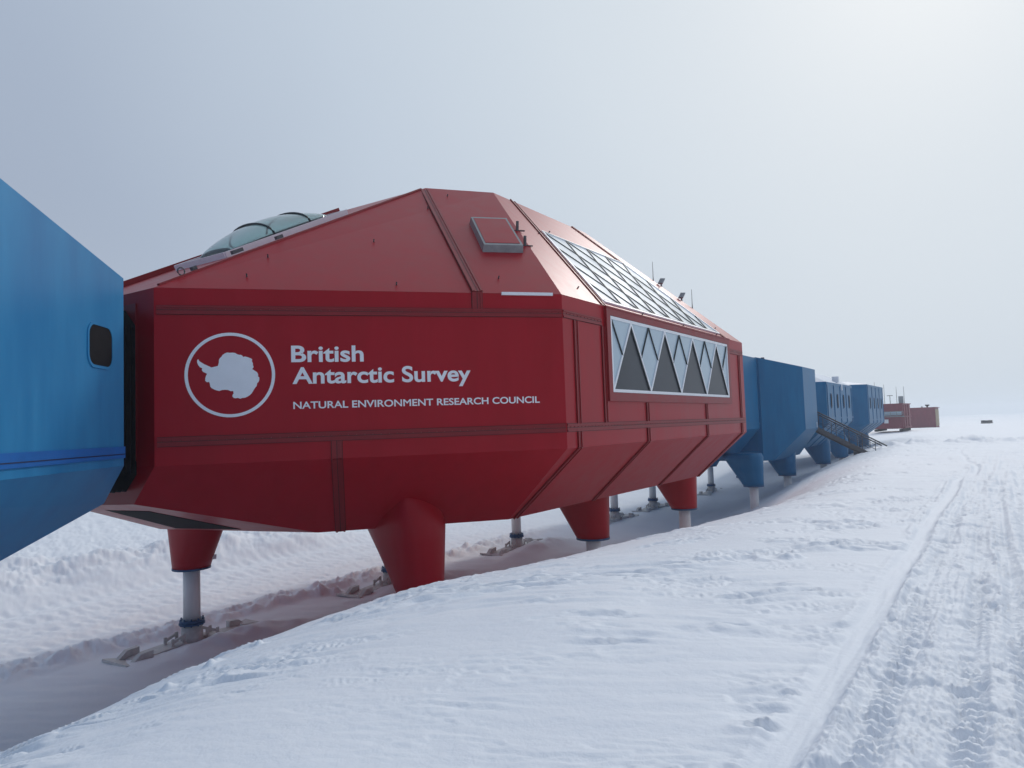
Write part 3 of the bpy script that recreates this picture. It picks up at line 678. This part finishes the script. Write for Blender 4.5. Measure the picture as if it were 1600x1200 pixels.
mb.loft([po, [p + nE * .02 for p in po], [p + nE * .02 for p in pi_], pi_, po], smooth=False, cap=False); bmesh.ops.remove_doubles(mb.bm, verts=mb.bm.verts[:], dist=1e-5)
ph = mb.build('porthole', M['blue'], b1)
mb = MB(); mb.plate(rounded(EX, .555, 1.505, 1.435, 2.205, .21, 0.002), nE, .006); mb.build('pane', M['black'], ph)
for u_ in (-9.5, 0.0):
    make_leg(b1, u_, -12.6, -1, M['blue'], -1.9); make_leg(b1, u_, -23.1, 1, M['blue'], -2.4, -4.45)

def tunnel(u0, u1, z0, z1, hw, label):
    mb = MB(); rings = []
    k = 7
    for i in range(2 * k + 1):
        u = u0 + (u1 - u0) * i / (2 * k); g = 0 if i % 2 == 0 else .07
        rings.append([P(u, VC + y * (hw - g), zz) for y, zz in ((-1, z0 + .4 + g), (-.75, z0 + g), (.75, z0 + g), (1, z0 + .4 + g), (1, z1 - .4 - g), (.75, z1 - g), (-.75, z1 - g), (-1, z1 - .4 - g))])
    mb.loft(rings, smooth=False); o = mb.build('link_tunnel', M['black']); recenter(o)
    return tag(o, label, 'link tunnel', 'rubber link tunnels between modules')
tunnel(7.92, 8.82, -1.2, 3.0, 1.75, 'black rubber gaiter in the narrow gap between the near blue module and the red module')

# second module behind the red one: narrow part, then a wide bay
b2 = thing('blue_station_module', 'blue module, colour darkened for shade, with a blank end face, directly behind the red module', 'station module', P(51, VC, -7), 'blue modules of the station')
hb = MB(); bm = hb.bm
def slab(ring_top, ring_cr, ring_bot):
    a = [bm.verts.new(P(*p)) for p in ring_top]; b = [bm.verts.new(P(*p)) for p in ring_cr]; c = [bm.verts.new(P(*p)) for p in ring_bot]
    quads(b, a); quads(c, b); bm.faces.new(a); bm.faces.new(c[::-1])
sy = lambda ps: ps + [(p[0], 2 * VC - p[1], p[2]) for p in ps[::-1]]
slab(sy([(41.6, -15.0, 4.0), (43.5, -12.9, 4.02), (49.9, -12.9, 4.02)]), sy([(41.6, -15.0, -.72), (43.5, -12.9, -.72), (49.9, -12.9, -.72)]), sy([(41.8, -16.0, -2.62), (43.8, -14.6, -2.62), (49.9, -14.6, -2.62)]))
hb.build('end_bay', M['shadeblue'], b2)
hb = MB(); bm = hb.bm
f0 = [(49.38, -12.92, 4.08), (51.85, -10.50, 3.38), (51.85, -10.50, -.91), (50.06, -12.25, -2.90), (49.38, -12.92, -2.90)]
f1 = [(58.6, -12.92, 4.08), (56.05, -10.50, 3.38), (56.05, -10.50, -.91), (57.8, -12.25, -2.90), (58.6, -12.92, -2.90)]
fm = lambda ps: [(p[0], 2 * VC - p[1], p[2]) for p in ps]
ra = [bm.verts.new(P(*p)) for p in f0 + fm(f0)[::-1]]; rb_ = [bm.verts.new(P(*p)) for p in f1 + fm(f1)[::-1]]
# faces between both outlines: the outline runs top -> side -> hull -> bottom -> far side
n = len(ra)
for i in range(n):
    if i == 4: bm.faces.new((ra[i], ra[i + 1], rb_[i + 1], rb_[i]))
    else: bm.faces.new((ra[i], ra[(i + 1) % n], rb_[(i + 1) % n], rb_[i]))
bm.faces.new(ra[:5]); bm.faces.new(ra[5:]); bm.faces.new((ra[0], ra[4], ra[5], ra[9])); bm.faces.new(rb_[:5]); bm.faces.new(rb_[5:]); bm.faces.new((rb_[0], rb_[4], rb_[5], rb_[9]))
hb.build('wide_bay', M['shadeblue'], b2)
mb = MB(); mb.bar(P(43.6, -12.9, -.40), P(49.45, -12.9, -.40), Zv * .16, nW * .03); mb.bar(P(49.36, -12.93, 3.95), P(49.36, -12.93, -2.4), Vector((.35, 0, 0)), Vector((0, -.04, 0))); mb.build('seam_strip', M['shadeblue'], b2)
for u, v, sx, sy_, h_ in ((46.2, -14.2, 1.6, 1.2, .35), (47.5, -14.6, .7, .6, .45), (49.2, -13.4, .25, .25, .12), (51.0, -12.9, .2, .2, .14)):
    mb = MB(); mb.box(P(u, v, 4.02 + h_ / 2), sy_, sx, h_); mb.build('roof_unit', M['dsteel'], b2)
mb = MB(); mb.bar(P(55.6, -10.49, -.85), P(55.6, -10.49, -.45), Vector((0, .05, 0)), Vector((.03, 0, 0))); mb.build('marker_tape', M['frame'], b2)
l2 = make_leg(b2, 46.0, -12.6, -1, M['shadeblue'], -2.2); copy_tree(l2, b2, Vector((0, 9.0, 0)))
l2 = make_leg(b2, 47.5, -23.0, 1, M['shadeblue'], -2.4, -4.45); copy_tree(l2, b2, Vector((0, 7.1, 0)))
tunnel(39.72, 41.58, -1.0, 2.8, 1.75, 'black rubber gaiter hidden between the red module and the blue one behind it')

def window_module(u0, u1, zt, zc, roof_k, label, ends):
    b = thing('blue_station_module', label, 'station module', P((u0 + u1) / 2, VC, -7), 'blue modules of the station')
    global bm
    hb = MB(); bm = hb.bm; W = -10.5; ch = 2.2
    top = sy([(u0 - ch, W - ch * 1.35, zt), (u0, W, zt), (u1, W, zt), (u1 + ch, W - ch * 1.35, zt)]); crz = [(p[0], p[1], zc) for p in top]
    btm = sy([(u0 - ch + .2, W - ch * 1.35 - 1.1, -2.55), (u0 + .2, W - 2.1, -2.55), (u1 - .2, W - 2.1, -2.55), (u1 + ch - .2, W - ch * 1.35 - 1.1, -2.55)])
    slab(top, crz, btm); hb.build('hull', M['shadeblue'], b)
    rt_ = [(p[0] + (.9 if p[0] < (u0 + u1) / 2 else -.9), p[1] + (-2.0 if p[1] > VC else 2.0), zt + roof_k) for p in top]
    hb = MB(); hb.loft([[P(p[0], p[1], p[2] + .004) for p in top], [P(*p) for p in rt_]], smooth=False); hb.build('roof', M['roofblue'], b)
    mb = MB()
    for k in range(5):
        u = u0 + .35 + (u1 - u0 - .7) * k / 4
        mb.bar(P(u, W, zt - .05), P(u, W, zc), Vector((0, .12, 0)), nW * .05)
        mb.bar(P(u, W, zc), P(u, W - 2.1, -2.55), Vector((0, .12, 0)), Vector((.03, 0, -.04)))
    mb.bar(P(u0, W, zt - .12), P(u1, W, zt - .12), Zv * .2, nW * .04); mb.bar(P(u0, W, zc + .35), P(u1, W, zc + .35), Zv * .16, nW * .035)
    mb.build('panel_rib', M['shadeblue'], b)
    for k in range(4):
        u = u0 + .35 + (u1 - u0 - .7) * (k + .5) / 4
        fx = lambda s, z, o: P(s, W + o, z)
        mb = MB(); mb.plate(rounded(fx, u - .30, u + .30, .52, 1.78, .26, 0), nW, .03); wn = mb.build('window', M['shadeblue'], b)
        mb = MB(); mb.plate(rounded(fx, u - .25, u + .25, .57, 1.73, .23, .031), nW, .008); mb.build('pane', M['black'], wn)
    l_ = make_leg(b, ends[0], -12.6, -1, M['shadeblue'], -1.6); copy_tree(l_, b, Vector((0, ends[1] - ends[0], 0)))
    l_ = make_leg(b, ends[0] - .8, -22.6, 1, M['shadeblue'], -2.4, -4.45); copy_tree(l_, b, Vector((0, ends[1] - ends[0], 0)))
    return b
M['roofblue'] = mat('sunlit_blue_roof', (.33, .43, .56), .5, .12, (2, 2, 2))  # module blue made pale: sunlight on the roof slope is in the colour
b3 = window_module(60.0, 72.4, 2.62, -.60, 1.05, 'pale lit blue module with four slit windows, behind the metal staircase', (68.7, 78.2))
b4 = window_module(82.6, 95.6, 3.08, -1.0, .42, 'farthest blue module with four slit windows, next to the red cabin', (85.0, 93.2))
mb = MB(); mb.box(P(66.9, -10.9, 3.05), .5, .5, .5); mb.bar(P(66.9, -10.5, 2.62), P(66.9, -10.5, 2.1), Vector((0, .3, 0)), Vector((.08, 0, 0))); mb.build('roof_cap', M['frame'], b3)
tunnel(58.2, 59.2, -1.0, 2.2, 1.75, 'black rubber gaiter behind the top of the metal staircase'); tunnel(74.6, 80.4, -1.0, 2.2, 1.75, 'black rubber gaiter between the two blue modules with slit windows')

# ------------------------------------------------------------------ staircase
s0, s1 = P(57.0, -11.35, -.55), P(59.0, -7.35, -3.05)
dn = (s1 - s0); dh = Vector((dn.x, dn.y, 0)).normalized(); sd = Vector((-dh.y, dh.x, 0))
st = thing('metal_staircase', 'grey metal staircase with open handrails descending from the blue module to the snow bank', 'staircase', s1)
for k in (-.5, .5):
    mb = MB(); mb.bar(s0 + sd * k, s1 + sd * k, sd * .07, Vector((0, 0, -.34))); mb.build('stringer', M['dsteel'], st)
mb = MB(); nst = 13
for i in range(nst):
    p = s0 + dn * ((i + .5) / nst); mb.bar(p - sd * .46, p + sd * .46, dh * .27, Vector((0, 0, -.04)))
mb.build('tread', M['dsteel'], st)
for k in (-.52, .52):
    mb = MB(); ext = s1 + dn * .18
    for h_ in (1.12, .78, .45): mb.tube([s0 + sd * k + Zv * h_, (ext if h_ > 1 else s1) + sd * k + Zv * h_], .05 if h_ > 1 else .018, 8)
    for i in range(6):
        p = s0 + dn * (i / 5) + sd * k; mb.tube([p - Zv * .1, p + Zv * 1.12], .024, 8)
    mb.build('handrail', M['dsteel'], st)
mb = MB(); mb.box(s0 + dh * -.6 + Vector((0, 0, -.06)), 1.2, 1.25, .12); mb.build('landing', M['dsteel'], st)
mb = MB(); p = s0 + dn * .72
mb.solid([p + sd * .4 + Vector((0, 0, -.3)), p + sd * .4 + dn * .2 + Vector((0, 0, -.3)), p + sd * .4 + dn * .16 + Vector((0, 0, -1.4)), p + sd * .4 + Vector((0, 0, -1.4))], [q_ - sd * .8 for q_ in [p + sd * .4 + Vector((0, 0, -.3)), p + sd * .4 + dn * .2 + Vector((0, 0, -.3)), p + sd * .4 + dn * .16 + Vector((0, 0, -1.4)), p + sd * .4 + Vector((0, 0, -1.4))]])
mb.build('foot_support', M['dsteel'], st)

# ------------------------------------------------------------------ far cabins
def frame_box(o, d, w_, dep, h, z0):
    """box with front-left-bottom corner o (u,v), front direction d along the face"""
    dv = Vector((d[1], d[0], 0)).normalized(); bk = Vector((-dv.y, dv.x, 0))
    if bk.y < 0: bk = -bk
    a = P(o[0], o[1], z0)
    return dv, bk, [a, a + dv * w_, a + dv * w_ + bk * dep, a + bk * dep]
zc1 = gz(137, -13) + .55
cab = thing('two_storey_cabin', 'haze-paled red two-storey cabin on sledge runners with a railed balcony and roof aerials', 'cabin', P(139, -14, zc1 - .6))
dv, bk, q = frame_box((136.6, -16.9), (-.06, 1.0), 4.75, 8.0, 4.3, zc1)
mb = MB(); mb.solid(q, [p + Zv * 4.1 for p in q]); mb.build('wall', M['cabin'], cab)
mb = MB(); c_q = [p + Zv * 4.105 for p in [q[0] - dv * .15 - bk * .15, q[1] + dv * .15 - bk * .15, q[2] + dv * .15 + bk * .15, q[3] - dv * .15 + bk * .15]]; mb.plate(c_q, Zv, .14); mb.build('roof', M['cabin'], cab)
mb = MB(); f0_ = q[0] - bk * .01
mb.bar(f0_ + Zv * 2.05 + dv * .2, f0_ + Zv * 2.05 + dv * 5.0, Zv * .12, -bk * .8)
for h_ in (2.5, 2.9): mb.bar(f0_ + Zv * h_ + dv * .2 - bk * .75, f0_ + Zv * h_ + dv * 5.0 - bk * .75, Zv * .07, -bk * .05)
for i in range(6): mb.bar(f0_ + Zv * 2.1 + dv * (.25 + .93 * i) - bk * .75, f0_ + Zv * 2.95 + dv * (.25 + .93 * i) - bk * .75, dv * .07, -bk * .05)
mb.build('balcony', M['steel'], cab)
mb = MB(); mb.plate([f0_ + dv * a + Zv * b for a, b in ((.3, 2.25), (4.6, 2.25), (4.6, 2.85), (.3, 2.85))], -bk, .03); mb.build('window_band', M['panel'], cab)
mb = MB(); mb.plate([f0_ + dv * a + Zv * b for a, b in ((1.9, .95), (2.55, .95), (2.55, 1.6), (1.9, 1.6))], -bk, .04); mb.build('window', M['frame'], cab)
mb = MB(); r_q = q[1] + dv * .01
for a in (.8, 3.2, 5.6): mb.bar(r_q + bk * a, r_q + bk * a + Zv * 4.0, bk * .25, dv * .12)
for z_ in (.2, 2.0): mb.bar(r_q + bk * .3 + Zv * z_, r_q + bk * 7.5 + Zv * (z_ + .02), Zv * .2, dv * .25)
mb.build('side_ladder', M['cabin'], cab)
mb = MB()
for k in (.6, 4.4):
    mb.bar(q[0] + dv * k - bk * .3 - Zv * .42, q[0] + dv * k + bk * 8.3 - Zv * .42, dv * .5, Zv * .36)
mb.build('sledge_runner', M['black'], cab)
mb = MB(); mb.box(q[1] - dv * .25 + bk * .9 + Zv * 4.85, .7, .7, 1.2); mb.build('chimney', M['steel'], cab)
for a, b_, h_ in ((1.9, 1.5, 3.4), (3.7, 2.0, 2.9), (4.9, 1.5, 2.9), (.9, 2.2, 1.0), (.1, 3.5, 4.0)):
    mb = MB(); p = q[0] + dv * a + bk * b_ + Zv * 4.2; mb.tube([p, p + Zv * h_], [.045, .025] if h_ > 1 else [.10, .10], 6); mb.build('aerial', M['dsteel'], cab)
mb = MB(); p = q[0] + dv * 2.75 + bk * 1.5 + Zv * 4.2; mb.tube([p, p + Zv * 1.45], .05, 6); mb.tube([p + Zv * 1.45 - dv * .45, p + Zv * 1.45 + dv * .45], .05, 6); mb.build('aerial_mast', M['dsteel'], cab)

zc2 = gz(178, -12)
shed = thing('storage_cabin', 'long low haze-paled red storage cabin with a tan end wall and roof vent, farthest building', 'cabin', P(178, -13, zc2))
dv, bk, q = frame_box((175.5, -15.2), (.0, 1.0), 5.6, 12.0, 4.3, zc2 - .2)
mb = MB(); mb.solid(q, [p + Zv * 4.4 for p in q]); mb.build('wall', M['cabin'], shed)
mb = MB(); mb.plate([p + Zv * 4.405 for p in [q[0] - bk * .1, q[1] + dv * .25 - bk * .1, q[2] + dv * .25, q[3]]], Zv, .15); mb.build('roof', M['cabin'], shed)
mb = MB(); r_q = q[1] + dv * .01; mb.plate([r_q + bk * .3 + Zv * .5, r_q + bk * 11.7 + Zv * .5, r_q + bk * 11.7 + Zv * 4.1, r_q + bk * .3 + Zv * 4.1], dv, .05); mb.build('end_wall', M['tan'], shed)
mb = MB(); p = q[0] + dv * 4.1 + bk * 2 + Zv * 4.4; mb.tube([p, p + Zv * .35, p + Zv * .55, p + Zv * .75], [.16, .16, .42, .42], 10); mb.tube([p - dv * 1.0, p - dv * 1.0 + Zv * .4], .14, 8); mb.build('roof_vent', M['dsteel'], shed)

# small dark load on the skyline
zo = gz(249, -.9)
sl = thing('cargo_sledge', 'small dark loaded sledge standing alone on the hazy snow horizon', 'sledge', P(249, -.9, zo))
dx = Vector((math.cos(AZ), math.sin(AZ), 0)); pz = P(249, -.9, zo)
mb = MB()
for k, w_, h_ in ((-.95, .8, .85), (0, .85, .75), (.92, .8, .82)): mb.bar(pz + dx * (k - w_ / 2) + Zv * .28, pz + dx * (k + w_ / 2) + Zv * .28, Vector((-dx.y, dx.x, 0)) * 1.0, Zv * h_ * .8)
mb.build('cargo', M['black'], sl)
mb = MB()
for k in (-.4, .4): mb.bar(pz - dx * 1.5 + Vector((-dx.y, dx.x, 0)) * k, pz + dx * 1.5 + Vector((-dx.y, dx.x, 0)) * k, Vector((-dx.y, dx.x, 0)) * .15, Zv * .25)
mb.build('runner', M['black'], sl)

# ------------------------------------------------------------------ haze
mb = MB(); mb.box((0, 120, 3.0), 4600, 4600, 36.0)
hz = mb.build('haze', None); hz['kind'] = 'stuff'
hm = bpy.data.materials.new('haze'); hm.use_nodes = True; t = hm.node_tree; t.nodes.clear()
o = t.nodes.new('ShaderNodeOutputMaterial'); pv = t.nodes.new('ShaderNodeVolumePrincipled'); pv.inputs['Color'].default_value = (.88, .92, .96, 1)
pv.inputs['Density'].default_value = .0008; pv.inputs['Anisotropy'].default_value = .45
t.links.new(pv.outputs[0], o.inputs['Volume']); hz.data.materials.append(hm)
